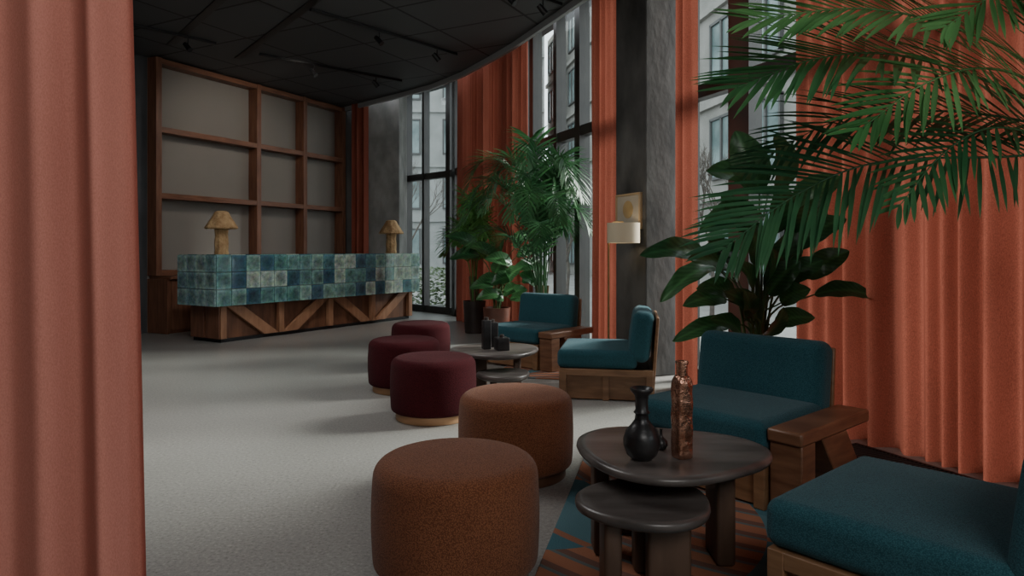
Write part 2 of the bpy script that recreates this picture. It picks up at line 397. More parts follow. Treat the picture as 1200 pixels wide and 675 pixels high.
fc(5.66,5.93,5,'narrow strip of terracotta curtain just right of the framed picture column',.04,.11)
fc(6.9,7.36,7,'narrow terracotta curtain just left of the concrete column with the framed picture',.045,.13,.03)
fc(9.02,11.5,9,'terracotta curtain behind the potted plants between the two far windows',.065,.16,.10)
curtain([(-3.04,12.95),(-2.72,12.89)], 0, 4.0, .035, .12, 11, M['curtain'], 'terracotta curtain between the wooden shelf wall and the far concrete column','terracotta curtains along the window wall')
curtain([(-.955,1.60),(-1.5,1.55),(-2.6,1.3)], 0, 3.94, .045, .15, 31, M['curtain_near'], 'salmon linen curtain hanging closest to the camera at the left edge', flare=.10, rows=24)

# ------------------------------------------------------------------ shelf wall
sh=thing('shelf_grid','tall wooden grid shelving with open square bays behind the reception desk','shelving',(W0.x,W0.y,0),WA)
D=.20; yy=-D/2-.005
def sbar(x0,x1,z0,z1,nm):
    build(nm, MB().box(((x0+x1)/2,yy,(z0+z1)/2),(x1-x0,D if nm=='post' else D-.01,z1-z0)), M['wood' if nm=='post' else 'woodh'], sh, bevel=.004)
pt=[0.0,.452,.715,.97]; pw=.09
for t in pt: sbar(t*WL, t*WL+pw, .82, CZ-.012, 'post')
for z in (.86,1.97,2.92,CZ-.06):
    for i in range(3):
        sbar(pt[i]*WL+pw, pt[i+1]*WL, z-.04, z+.04, 'rail')
bc=thing('back_counter','low wooden cabinet running under the shelving behind the reception desk','cabinet',(W0.x,W0.y,0),WA)
BL=WL-.2
build('top', MB().box((BL/2+.03,-.24,.795),(BL,.46,.04)), M['woodh'], bc, bevel=.004)
build('body', MB().box((BL/2+.03,-.215,.39),(BL-.06,.38,.77)), M['deskwood'], bc)
for i in range(9):
    build('door', MB().box((.09+i*(BL-.08)/9+.2,-.415,.4),(BL/9-.02,.02,.70)), M['wood'], bc, bevel=.003)
build('side_panel', MB().box((.02,-.22,.39),(.03,.44,.77)), M['wood'], bc)

# ------------------------------------------------------------------ reception desk
A=Vector((-3.71,8.55,0)); B=Vector((-1.62,11.9,0)); DD=(B-A).normalized(); DL=(B-A).length; DA=math.atan2(DD.y,DD.x)
dk=thing('reception_desk','long reception desk clad in teal glazed tiles over a wooden base with diagonal braces','reception desk',(A.x,A.y,0),DA)
DW=.80; z0,z1=.474,1.126
build('counter_core', MB().box((DL/2,DW/2,(z0+z1)/2),(DL-.008,DW-.008,z1-z0-.008)), M['grout'], dk)
rnd=random.Random(4); tb=MB()
pal=[((.19,.32,.29),5),((.13,.26,.25),6),((.075,.19,.215),4),((.045,.12,.16),4),((.11,.24,.23),4),((.33,.41,.36),5)]
bag=[c for c,k in pal for _ in range(k)]
def tcol(x,r=0):
    c=rnd.choice(bag)
    if x>DL*.72 and rnd.random()<.6: c=rnd.choice([(.34,.41,.34),(.27,.36,.30),(.20,.30,.27)])
    if x<DL*.45 and r==1 and rnd.random()<.5: c=(.035,.10,.145)
    return c
def tile(c,d,ax,col):
    tb.box(c,d,col=col)
    n=6; e=[i for i in range(3) if i!=ax]; sg=-1 if (ax in (0,1)) else 1
    if ax==0 and c[0]>1: sg=1
    dk_=rnd.uniform(.2,.75); ox,oy=rnd.uniform(-.3,.3),rnd.uniform(-.3,.3); vs=[];cs=[]
    for i in range(n+1):
        for j in range(n+1):
            u=i/n*2-1; w=j/n*2-1; p=list(c); p[e[0]]+=u*(d[e[0]]/2-.003); p[e[1]]+=w*(d[e[1]]/2-.003); p[ax]+=sg*(d[ax]/2+.0012)
            rr=min(1,max(abs(u),abs(w))); q=math.hypot(u-ox,w-oy)
            k=1-dk_*max(0,1-q*.8)+.3*max(0,rr-.72)/.28
            vs.append(p); cs.append(tuple(x*k*rnd.uniform(.85,1.12) for x in col))
    tb.add(vs,[(i*(n+1)+j,i*(n+1)+j+1,(i+1)*(n+1)+j+1,(i+1)*(n+1)+j) for i in range(n) for j in range(n)],cs)
ns=(z1-z0)/3; nx=18; tw=DL/nx; g=.007
for i in range(nx):
    for j in range(3):
        tile((tw*(i+.5),.0,z0+ns*(j+.5)),(tw-g,.025,ns-g),1,tcol(tw*i,j))
ny=4; tl=DW/ny
for i in range(ny):
    for j in range(3):
        c=rnd.choice([(.32,.43,.40),(.27,.38,.37),(.20,.31,.32)])
        tile((0,tl*(i+.5),z0+ns*(j+.5)),(.025,tl-g,ns-g),0,c)
        tile((DL,tl*(i+.5),z0+ns*(j+.5)),(.025,tl-g,ns-g),0,tcol(DL))
for i in range(nx):
    for k in range(ny): tile((tw*(i+.5),tl*(k+.5),z1-.005),(tw-g,tl-g,.025),2,tcol(tw*i))
build('tile_cladding', tb, M['tile'], dk)
build('base', MB().box((DL/2+.02,DW/2+.03,.235),(DL-.30,DW-.26,.47)), M['deskwood'], dk)
build('toe_kick', MB().box((DL/2+.02,DW/2+.02,.022),(DL-.28,DW-.22,.044)), M['black'], dk)
bx0=.17; bx1=DL-.13; fy=.115
pb=(bx1-bx0)/4
for i in range(5):
    x=bx0+i*pb
    build('post', MB().box((x,fy,.26),(.085,.07,.42)), M['deskbrace'], dk, bevel=.004)
for i in range(4):
    xa=bx0+i*pb+.043; xb=xa+pb-.086; w_=.24
    if i%2==0: poly=[(xa,.47),(xa+w_,.47),(xb,.05),(xb-w_,.05)]
    else: poly=[(xa,.05),(xa+w_,.05),(xb,.47),(xb-w_,.47)]
    build('brace', MB().slab(poly,.085,.138), M['deskbrace'], dk, bevel=.004)
for y in (.24,.56):
    build('side_board', MB().box((.13,y,.26),(.04,.28,.42)), M['wood'], dk, bevel=.004)

def table_lamp(loc,label):
    t=thing('table_lamp',label,'lamp',loc,rnd.random(),'ochre carved table lamps on the reception desk')
    wob=lambda a,z: 1+.05*math.sin(8*a)+.03*math.sin(13*a+z*30)
    build('base', MB().lathe([(.085,0),(.09,.02),(.082,.06),(.088,.15),(.078,.25),(.085,.33),(.05,.36),(.03,.38)],32,rmul=wob), M['lampclay'], t)
    rag=lambda a,z: 1+.04*math.sin(8*a)+(.05*math.sin(17*a) if z<.36 else 0)
    build('shade', MB().lathe([(.19,.335),(.20,.35),(.165,.42),(.115,.50),(.085,.56),(.055,.575),(.05,.565),(.08,.545),(.155,.40),(.185,.335)],40,rmul=rag,cap=False), M['lampclay'], t)
    return t
def desk_pt(x,y,z=0): 
    q=A+DD*x+Vector((-DD.y,DD.x,0))*y; return (q.x,q.y,z)
table_lamp(desk_pt(.36,.4,z1+.009),'ochre carved mushroom lamp on the near left end of the reception desk')
table_lamp(desk_pt(DL-.27,.4,z1+.009),'ochre carved mushroom lamp on the far right end of the reception desk')

# ------------------------------------------------------------------ poufs
def pouf(loc,mat,pm,label,group):
    t=thing('pouf',label,'pouf',loc,0,group)
    pr=[]; r0=.30; zb=.055; zt=.44
    for i in range(5):
        a=R(90*i/4); pr.append((r0-.03+.03*math.sin(a), zb+.03-.03*math.cos(a)))
    for z in (.12,.18,.25,.31,.36): pr.append((r0+.006*math.sin((z-.08)/.3*math.pi),z))
    for i in range(8):
        a=R(90*i/7); pr.append((r0-.06+.06*math.cos(a), zt-.065+.06*math.sin(a)))
    for r,z in ((.2,zt+.001),(.12,zt+.004),(.04,zt+.006),(.005,zt+.006)): pr.append((r,z))
    build('upholstered_body', MB().lathe(pr,64), mat, t, ang=60)
    build('plinth', MB().lathe([(.262,0),(.266,.004),(.266,.058),(.25,.06)],56), pm, t)
    return t
gr='round upholstered poufs along the lounge'
pouf((-.205,2.5,0),M['rust'],M['plinthshaded'],'rust brown woven pouf nearest the camera',gr)
pouf((.02,3.64,.0),M['rust'],M['plinthshaded'],'rust brown woven pouf second from the camera, beside the near coffee table',gr)
pouf((-.56,4.87,0),M['maroon'],M['plinth'],'maroon pouf nearest the camera of the three maroon ones',gr)
pouf((-.92,5.83,0),M['maroon'],M['plinth'],'middle maroon pouf, furthest to the left',gr)
pouf((-.95,7.12,0),M['maroon'],M['plinth'],'farthest maroon pouf, towards the reception desk',gr)

# ------------------------------------------------------------------ rugs
def rug(c,w,l,rz,mat,label):
    o=build('rug', MB().rbox((0,0,0),(w,l,.014),.006,k=2,mid=2), mat, weld=True); o.location=(c[0],c[1],.0078); o.rotation_euler=(0,0,rz)
    tag(o,label,'rug')
rug((1.04,2.75),1.74,2.5,R(-13),M['rug'],'rust and blue striped rug under the near coffee table')
rug((.34,6.92),.78,1.26,R(-13),M['rug2'],'rust coloured rug under the far teal armchair')

# ------------------------------------------------------------------ coffee tables
def pebble(e,ph): return lambda a,z: 1+e*math.cos(3*(a-ph))+e*.6*math.cos(2*(a-ph)+.7)
def coffee(loc,r,h,leg_pts,e,ph,label,name='coffee_table',rz=0):
    t=thing(name,label,'coffee table',loc,rz)
    th=.038
    pr=[(r*.80,h-th-.012),(r*.93,h-th),(r*.985,h-th*.8),(r,h-th*.5),(r*.992,h-th*.2),(r*.975,h-.004),(r*.95,h),(r*.9,h-.001),(r*.5,h-.001),(.01,h-.001)]
    build('tabletop', MB().lathe(pr,72,rmul=pebble(e,ph)), M['tabletop'], t, ang=50)
    for (x,y,a,w,dp) in leg_pts:
        build('leg', MB().rbox((x,y,(h-th-.012)/2),(w,dp,h-th-.012),.015,k=2,mid=2,rot=None if abs(a)<.01 else Matrix.Rotation(a,3,'Z')), M['tableleg'], t, weld=True)
    return t
RZ=.015
coffee((.605,2.64,RZ),.352,.41,[(.19,-.03,0,.07,.17),(-.08,.21,0,.18,.07),(-.26,.04,0,.06,.12)],.08,.15,'large pebble shaped dark table holding the vases, nearest the camera')
coffee((.465,2.39,RZ),.232,.31,[(-.125,-.03,0,.06,.15),(.07,-.05,0,.15,.06),(.02,.12,0,.08,.08)],.05,1.0,'small low dark table tucked under the near large coffee table')
coffee((-.13,5.45,0),.345,.405,[(.17,.0,0,.06,.15),(-.15,.14,0,.15,.06),(-.2,-.1,0,.06,.1)],.06,.8,'large dark coffee table among the maroon poufs')
coffee((-.06,5.14,0),.20,.27,[(-.08,.03,0,.05,.1),(.08,-.02,0,.1,.05)],.04,1.0,'small low dark table tucked under the far coffee table')

tz=RZ+.409
v_=thing('vase','black ceramic bulbous vase with a ringed narrow neck on the near table','vase',(.475,2.50,tz))
build('body', MB().lathe([(.032,0),(.038,.004),(.055,.02),(.066,.05),(.067,.075),(.058,.105),(.038,.128),(.026,.145),(.023,.165),(.030,.172),(.023,.182),(.023,.215),(.026,.235),(.040,.250),(.043,.258),(.040,.262),(.030,.256),(.018,.235),(.016,.19)],40), M['blackceramic'], v_, ang=60)
q=thing('bottle_vase','tall rounded square copper glazed bottle vase with hammered surface','vase',(.627,2.52,tz),R(18))
sq=lambda a,z: 1/max(abs(math.cos(a)),abs(math.sin(a)))**.45
def hm(a,z): return sq(a,z)*(1+.02*math.sin(5*a+z*60)+.02*math.sin(z*75+a))
build('body', MB().lathe([(.028,0),(.033,.004)]+[(.034,.02+.01*i) for i in range(26)]+[(.032,.286),(.026,.298),(.021,.304)],48,rmul=hm), M['copper'], q, ang=60)
build('neck', MB().lathe([(.020,.300),(.020,.34),(.024,.352),(.022,.357),(.014,.352),(.012,.31)],36,rmul=lambda a,z: sq(a,z)**.3), M['copper'], q, ang=60)
s_=thing('bud_vase','tiny round black bud vase between the black vase and copper bottle','vase',(.572,2.62,tz))
build('body', MB().lathe([(.010,0),(.018,.004),(.026,.018),(.024,.034),(.012,.045),(.006,.052),(.005,.075),(.008,.08)],28), M['blackceramic'], s_, ang=60)

t2=.405
for (px,Y_,w,h,lab) in ((570,5.42,.065,.23,'slim tall dark candle holder on the far coffee table'),(588,5.36,.10,.10,'square dark candle block on the far coffee table, right of the others'),(577,5.55,.08,.20,'stout dark candle holder at the back of the far coffee table')):
    t=thing('candle_holder',lab,'candle holder',(PX(px,Y_),Y_,t2),R(20),'dark candle holders on the far coffee table')
    build('block', MB().rbox((0,0,h/2),(w,w,h),.008,k=2,mid=2), M['blackceramic'], t, weld=True)
    build('candle', MB().lathe([(.018,h-.004),(.018,h+.02),(.004,h+.024)],20), M['pot'], t)

# ------------------------------------------------------------------ lounge chairs (front is -y)
def lounge_chair(label,loc,rz,arms,ex=0):
    t=thing('lounge_chair',label,'chair',loc,rz,'teal lounge chairs')
    w=.36
    build('seat_cushion', MB().rbox((0,-.06+ex/2,.325),(.735,.63+ex,.15),.045,bulge=.012), M['teal'], t, weld=True, ang=60)
    rt=Matrix.Rotation(R(-7),3,'X')
    build('back_cushion', MB().rbox((0,.285+ex,.505),(.735,.165,.40),.06,bulge_y=.012,rot=rt), M['teal'], t, weld=True, ang=60)
    y0,y1=-.35,.37+ex; ym=(y0+y1)/2; dl=y1-y0
    build('base_panel', MB().box((0,ym,.115),(2*w-.05,dl-.05,.21)), M['chairwood'], t)
    for y in (y0+.01,y1-.01): build('rail', MB().box((0,y,.222),(2*w-.09,.035,.055)), M['chairwood'], t, bevel=.004)
    for x in (-w+.01,w-.01): build('side_rail', MB().box((x,ym,.222),(.035,dl-.09,.055)), M['chairwood'], t, bevel=.004)
    for x in (-w+.02,w-.02):
        for y in (y0+.02,y1-.02): build('leg', MB().box((x,y,.125),(.055,.055,.25)), M['chairwood'], t, bevel=.004)
    for x in (-w+.018,w-.018):
        build('centre_board', MB().box((x,ym,.098),(.022,.05,.192)), M['chairwood'], t, bevel=.003)
    build('back_board', MB().box((0,.392+ex,.34),(.70,.026,.64),rot=Matrix.Rotation(R(-4),3,'X')), M['chairwood'], t, bevel=.008)
    if arms:
        x=.375+.08
        build('arm', MB().box((x,.01,.347),(.165,.72,.062)), M['armwood'], t, bevel=.012)
        build('arm_apron', MB().box((x-.05,.02,.28),(.05,.56,.075)), M['armwood'], t, bevel=.004)
        build('arm_leg', MB().box((x,-.27,.159),(.15,.13,.318)), M['armwood'], t, bevel=.006)
        build('arm_leg', MB().slab([(-.14,.317),(.12,.317),(.36,0),(.10,0)],x-.075,x+.075,'x'), M['armwood'], t, bevel=.006)
    return t
lounge_chair('armless teal lounge chair at the bottom right, nearest the camera',(1.305,2.10,RZ),R(221.3),False,.065)
lounge_chair('teal lounge chair with a broad wooden arm behind the near coffee table',(1.16,3.58,RZ),R(-48.7),True)
lounge_chair('armless teal lounge chair seen from the side in front of the concrete column',(.79,5.73,0),R(-100),False)
lounge_chair('farthest teal lounge chair, in front of the tall palm',(.20,7.15,RZ),R(-41),True)

# ------------------------------------------------------------------ plants
def catmull(pts,n):
    pts=[Vector(p) for p in pts]; pts=[pts[0]*2-pts[1]]+pts+[pts[-1]*2-pts[-2]]; m_=len(pts)-3; out=[]
    for i in range(n+1):
        t=i/n*m_; k=min(int(t),m_-1); u=t-k; p0,p1,p2,p3=pts[k:k+4]
        out.append(.5*((2*p1)+(p2-p0)*u+(2*p0-5*p1+4*p2-p3)*u*u+(3*p1-p0-3*p2+p3)*u**3))
    return out
def frond(mb,pts,L,n,w,droop,rnd,start=.18,rr=.006,vee=.15,a0=38,a1=76,roll=0):
    S_=catmull(pts,n); m_=len(S_)
    mb.tube(S_,[rr*(1-.8*i/(m_-1)) for i in range(m_)],6)
    for i in range(m_):
        t=i/(m_-1)
        if t<start: continue
        T=(S_[min(i+1,m_-1)]-S_[max(i-1,0)]).normalized(); up=Vector((0,0,1)); S=T.cross(up)
        if S.length<.05: S=Vector((1,0,0))
        S.normalize(); Nn=S.cross(T)
        if roll:
            S,Nn=S*math.cos(roll)+Nn*math.sin(roll), Nn*math.cos(roll)-S*math.sin(roll)
        tt=(t-start)/(1-start)
        ll=L*(math.sin(math.pi*(.13+.80*tt))**.7); an=R(a0+(a1-a0)*tt)
        for sg in (-1,1):
            a=an+R(rnd.uniform(-6,6)); l=ll*rnd.uniform(.88,1.08)
            d=(S*sg*math.cos(a)+T*math.sin(a)+Nn*(vee+rnd.uniform(-.06,.06))).normalized()
            wd=d.cross(Nn).normalized(); p=S_[i].copy(); vs=[]; ks=6; b0=rnd.uniform(.75,1.2)
            for k in range(ks+1):
                u=k/ks; ww=w*(math.sin(math.pi*(.12+.86*u))**.8)*(1 if k<ks else 0.1)*.5
                vs+= [p-wd*ww, p+Vector((0,0,-ww*.35)), p+wd*ww]
                p=p+d*l/ks; d=(d+Vector((0,0,-droop*(u+.25)*.33))).normalized()
                wd=(wd-d*wd.dot(d)).normalized()
            fs=[]
            for k in range(ks): fs+=[(k*3,k*3+1,k*3+4,k*3+3),(k*3+1,k*3+2,k*3+5,k*3+4)]
            mb.add(vs,fs,(b0,b0,b0))
def broad(mb,base,tip,width,rnd,lift=.12,face=None,stripe=.25):
    base=Vector(base); tip=Vector(tip); d=tip-base; L=d.length; T=d.normalized()
    up=face or Vector((rnd.uniform(-.5,.5),-.75,.65)); up=(up-T*up.dot(T)).normalized(); S=T.cross(up)
    n=18; c=8; vs=[]; cols=[]
    for i in range(n+1):
        t=i/n; p=base+d*t+up*(lift*L*math.sin(math.pi*t))+Vector((0,0,-.10*L*t*t)); w=width*.5*(math.sin(math.pi*min(1,t**.85*.975+.02))**.62)
        for j in range(c+1):
            u=j/c*2-1
            vs.append(p+S*w*u+up*(abs(u)**1.3*w*.25+ .015*L*math.sin(t*17+u*4)*abs(u)))
            b_=1-stripe*(.5+.5*math.sin((t*1.0-abs(u)*.22)*60)) + (.6 if j==c//2 else 0)
            cols.append((b_,b_,b_*.9))
    fs=[(i*(c+1)+j,i*(c+1)+j+1,(i+1)*(c+1)+j+1,(i+1)*(c+1)+j) for i in range(n) for j in range(c)]
    mb.add(vs,fs,cols)
def pot(t,r,h,mat,top=1.08):
    p=build('pot', MB().lathe([(r*.88,0),(r*.92,.01),(r*top,h-.01),(r*top+.004,h),(r*top-.014,h),(r*top-.02,h-.04)],44), mat, t)
    build('soil', MB().lathe([(r*top-.025,h-.06),(r*top-.022,h-.045),(.01,h-.03)],30), M['soil'], p)
def palm(loc,r,h,potmat,lmat,n,hgt,spread,L,w,label,seed,nl=34,droop=.5,elev=(45,85)):
    rnd=random.Random(seed); t=thing('potted_palm',label,'plant',loc); pot(t,r,h,potmat)
    for k in range(4):
        a=k*1.6; build('trunk', MB().tube([(.04*math.cos(a),.04*math.sin(a),h-.05),(.07*math.cos(a),.07*math.sin(a),h+.35)],[.018,.013],8), M['trunk'], t)
    out=Vector((.918,.397))
    for i in range(n):
        a=i*2.39996+rnd.uniform(-.3,.3); e=R(elev[0]+(elev[1]-elev[0])*((i+.5)/n)); q=rnd.uniform(.8,1.12)
        dx,dy=math.cos(a),math.sin(a); top=hgt-h; k=math.cos(e); sp=spread*(.35+.75*k/ math.cos(R(elev[0])))*q
        toward=max(0,dx*out.x+dy*out.y); sp*=1-.75*toward
        z=top*(.38+.62*math.sin(e)**2)*q
        s0=Vector((.03*dx,.03*dy,h)); 
        pts=[s0, Vector((sp*.18*dx,sp*.18*dy,h+z*.5)), Vector((sp*.5*dx,sp*.5*dy,h+z*.88)), Vector((sp*.85*dx,sp*.85*dy,h+z*.93)), Vector((sp*1.12*dx,sp*1.12*dy,h+z*.74))]
        mb=MB(); frond(mb,pts,L,nl,w,droop,rnd,start=.30,a0=32,a1=66); build('frond', mb, lmat, t, fixn=False, ang=80)
    return t
palm((.36,8.12,0),.17,.42,M['pot'],M['palmfar'],32,2.46,1.0,.36,.023,'tall dark green palm in front of the window behind the farthest teal chair',5,nl=36,droop=.5,elev=(34,86))
palm((-.54,9.82,0),.15,.46,M['pot'],M['palmlow'],16,2.0,.50,.32,.026,'bright green palm in a dark pot left of the tall palm',8,nl=22,droop=.3,elev=(34,84))

def leafplant(name,label,loc,r,h,potmat,leaves,mat,seed,face=None,stripe=.25):
    rnd=random.Random(seed); t=thing(name,label,'plant',loc); pot(t,r,h,potmat); o=Vector(loc)
    for (b_,tp,w) in leaves:
        b_=Vector(b_)-o; tp=Vector(tp)-o; s0=Vector((rnd.uniform(-.05,.05),rnd.uniform(-.05,.05),h-.04))
        mid=s0*.45+b_*.55+Vector((0,0,.12)); mid.x=s0.x*.65+b_.x*.35; mid.y=s0.y*.65+b_.y*.35
        mb=MB(); broad(mb,b_,tp,w,rnd,face=face,stripe=stripe); lf=build('leaf', mb, mat, t, fixn=False, ang=80)
        build('stem', MB().tube(catmull([s0,mid,b_],10),[.009-.0004*i for i in range(11)],6), M['stem'], lf)
    return t
def PL(l,k=1): return [(P(a,b_,y),P(c,d,y2),w*k) for (a,b_,y,c,d,y2,w) in l]
L1=PL([(832,305,4.3,750,290,4.15,.17),(842,312,4.4,774,345,4.2,.15),(858,322,4.3,806,296,4.1,.17),
 (900,228,4.45,828,192,4.35,.27),(893,252,4.4,820,262,4.3,.22),(912,225,4.45,908,150,4.4,.24),
 (945,325,4.35,995,288,4.25,.16),(955,345,4.3,1028,342,4.15,.13),(925,285,4.35,962,225,4.25,.22),
 (865,350,4.3,816,332,4.15,.16),(900,345,4.3,938,300,4.2,.17),
 (855,380,4.3,788,392,4.15,.12),(885,372,4.25,848,335,4.1,.15),(908,380,4.25,955,368,4.15,.14),(880,285,4.42,845,222,4.38,.22),
 (865,330,4.4,828,270,4.25,.17),(905,320,4.4,935,262,4.3,.18),(895,395,4.2,918,355,4.1,.14),(870,395,4.25,832,368,4.1,.14),
 (888,310,4.35,868,248,4.3,.20),(905,275,4.35,912,205,4.3,.22),(890,225,4.4,862,145,4.35,.22),(935,250,4.35,985,200,4.25,.22),(935,290,4.3,992,250,4.2,.18),
 (880,345,4.25,862,300,4.15,.16),(915,355,4.25,950,335,4.15,.15),(898,335,4.3,905,285,4.2,.16),(850,350,4.25,800,352,4.1,.13),(875,375,4.2,872,335,4.1,.14),(925,330,4.3,965,300,4.2,.15),(870,300,4.35,820,290,4.25,.16)],1.05)
leafplant('leafy_plant','broad leaved plant with long stems behind the teal chair beside the right curtain',(1.54,4.31,0),.16,.40,M['pot'],L1,M['broad'],3,stripe=.4)
L2=PL([(560,292,9.2,524,272,9.1,.22),(562,300,9.2,527,300,9.1,.20),(600,310,8.9,568,300,8.8,.22),
 (606,300,8.8,640,290,8.7,.2),(602,315,8.8,640,312,8.7,.2),(610,320,8.7,632,335,8.6,.18),(600,325,8.8,575,330,8.7,.2),(603,290,8.8,620,268,8.7,.2),(585,330,8.9,560,325,8.8,.18),(590,345,8.8,610,335,8.7,.2),(585,305,9.0,545,283,9.0,.22),
 (590,350,8.8,572,345,8.7,.2),(598,350,8.7,625,350,8.6,.2),(595,330,8.8,612,310,8.6,.2),(612,330,8.7,642,325,8.6,.18),
 (600,345,8.7,618,338,8.6,.18),(580,320,8.9,590,300,8.8,.2),(585,345,8.7,558,348,8.6,.18),(578,335,8.8,550,335,8.7,.18)],1.0)
leafplant('leafy_plant','dark broad leaved plant in a copper brown pot beside the tall palm',(-.20,8.92,0),.165,.44,M['potcopper'],L2,M['broaddark'],6,stripe=.5)

# foreground palm (base stands right of the frame)
o=Vector((2.42,2.45,0))
fp=thing('potted_palm','large palm arching in from the right with long bright fronds','plant',o)
pot(fp,.19,.42,M['pot'])
rnd=random.Random(12)
for k in range(4):
    a=k*1.6; build('trunk', MB().tube([(.05*math.cos(a),.05*math.sin(a),.37),(.03*math.cos(a),.03*math.sin(a),1.0),(-.02,-.01,1.45)],[.02,.016,.012],8), M['trunk'], fp)
FR=[([(1290,180,2.5),(1170,184,2.45),(1030,190,2.35),(935,227,2.28),(850,290,2.2)],.40,54,.22,'palmshaded',.8),
    ([(1290,170,2.5),(1180,105,2.4),(1060,66,2.2),(960,68,2.1),(865,102,2.05)],.38,54,.15,'palmhalflit',.7),
    ([(1290,160,2.5),(1200,72,2.35),(1110,30,2.1),(1010,10,2.0),(885,22,1.95)],.36,52,.15,'palm',.8),
    ([(1290,170,2.5),(1190,140,2.6),(1090,130,2.65),(985,140,2.65),(885,190,2.65)],.38,40,.2,'palmshaded',.7),
    ([(1290,170,2.45),(1215,100,2.3),(1150,80,2.1),(1080,100,2.0),(1010,150,1.95)],.30,36,.15,'palm',.8),
    ([(1290,160,2.5),(1215,25,2.3),(1150,-25,2.05),(1060,-50,1.95),(940,-40,1.9)],.34,44,.2,'palmhalflit',.7),
    ([(1290,185,2.5),(1225,160,2.4),(1160,150,2.3),(1105,180,2.25),(1055,240,2.2)],.27,30,.15,'palmhalflit',.7),
    ([(1290,150,2.45),(1250,40,2.3),(1210,-5,2.1),(1165,-5,2.0),(1110,30,1.95)],.29,34,.15,'palm',.8)]
for pts,L,n,dr,mk,ro in FR:
    mb=MB(); pp=[Vector((-.02,-.01,1.42))]+[P(*q)-o for q in pts]
    frond(mb,pp,L,int(n*1.12),.0165,dr,rnd,start=.26,rr=.007,a0=30,a1=62,vee=.05,roll=ro); build('frond', mb, M[mk], fp, fixn=False, ang=80)

# ------------------------------------------------------------------ floor lamp and framed picture by the column
fl=thing('floor_lamp','slim brass floor lamp with a cream drum shade beside the concrete column','lamp',(.90,6.36,0))
build('base', MB().lathe([(.12,0),(.12,.012),(.02,.02),(.01,.03)],36), M['brass'], fl)
build('pole', MB().tube([(0,0,.01),(0,0,1.44)],.009,10), M['brass'], fl)
build('arm', MB().tube([(0,0,1.42),(.05,-.02,1.45),(.13,-.05,1.45)],.007,8), M['brass'], fl)
build('shade', MB().lathe([(.148,1.255),(.15,1.255),(.15,1.44),(.148,1.44),(.146,1.43),(.146,1.26)],44,c=(.13,-.05,0),cap=False), M['shade'], fl)
l=bpy.data.lights.new('floor_lamp_bulb','POINT'); l.energy=1.2; l.color=(1,.8,.55); l.shadow_soft_size=.04
ob=bpy.data.objects.new('floor_lamp_bulb',l); C.objects.link(ob); ob.location=(1.03,6.31,1.34)
pc=Vector((CL(6.60),6.60,1.56))-NO*.018
pf=thing('framed_picture','small framed print with an ochre disc hung on the concrete column','picture',(pc.x,pc.y,pc.z),FA)
fr=MB()
for z in (-.165,.165): fr.box((0,0,z),(.42,.03,.018))
for x in (-.201,.201): fr.box((x,0,0),(.018,.03,.33))
build('frame', fr, M['frame'], pf)
build('print', MB().box((0,.0,0),(.39,.012,.32)), M['paper'], pf)
dc=MB(); dc.lathe([(.085,0),(.085,.004)],36)
for i,v in enumerate(dc.v): dc.v[i]=Vector((v.x,.006+v.z,v.y+.02))
build('disc', dc, M['gold'], pf)

# ------------------------------------------------------------------ floor grille
gm=thing('floor_grille','black slatted floor vent along the foot of the right curtain','floor vent')
ga=[Vector((CL(y)-.24,y,.0)) for y in (3.0,4.1)]
g1=MB()
for off in (-.11,.11):
    a,b_=ga[0]+NO*off,ga[1]+NO*off; g1.beam((a.x,a.y,.010),(b_.x,b_.y,.010),.02,.02)
build('frame', g1, M['black'], gm)
build('tray', MB().beam((ga[0].x,ga[0].y,.003),(ga[1].x,ga[1].y,.003),.2,.004), M['black'], gm)
g2=MB()
for i in range(50):
    c=ga[0].lerp(ga[1],i/49); g2.box((c.x,c.y,.011),(.007,.2,.014),FA)
build('slats', g2, M['grille'], gm)

# ------------------------------------------------------------------ ceiling tracks and spots
def track(a,b_,spots,lab):
    z=CZ-.02; a=Vector((*a,z)); b_=Vector((*b_,z))
    o=build('ceiling_track', MB().beam(a,b_,.04,.034), M['black']); tag(o,lab,'lighting track','black lighting tracks on the ceiling')
    for k,(s_,sl) in enumerate(spots):
        p=a.lerp(b_,s_); t=thing('track_spotlight',sl,'spotlight',(p.x,p.y,z-.017),k*.7,'black track spotlights')
        build('stem', MB().tube([(0,0,0),(0,0,-.07)],.008,8), M['black'], t)
        h=MB().tube([(-.05,.02,-.06),(-.02,.01,-.09),(.03,-.01,-.15)],[.03,.034,.036],16); build('lamp_head', h, M['black'], t)
track((-2.3,7.8),(-.78,9.6),[(.42,'black spotlight on the long track, nearer the camera'),(.84,'black spotlight on the long track, nearer the windows')],'long black lighting track running towards the windows')
track((-3.55,9.6),(-1.8,11.1),[(.35,'black spotlight above the shelving, left one'),(.8,'black spotlight above the shelving, right one')],'black lighting track above the reception desk')
track((-4.75,8.2),(-3.95,9.1),[(.7,'black spotlight at the far left by the dark wall')],'short black lighting track at the far left')
track((-.3,6.9),(.55,7.65),[(.35,'black spotlight at the top beside the curved ceiling edge'),(.75,'black spotlight right at the curved ceiling edge')],'short black lighting track by the curved ceiling edge')
for a,b_,lb in (((-3.95,9.85),(-1.9,7.2),'dark recessed slot crossing the ceiling, nearer the windows'),((-4.6,9.2),(-2.6,6.8),'dark recessed slot crossing the ceiling, nearer the camera')):
    ob=build('ceiling_slot', MB().beam((*a,CZ-.006),(*b_,CZ-.006),.10,.010), M['black']); tag(ob,lb,'ceiling slot','dark slots in the ceiling')

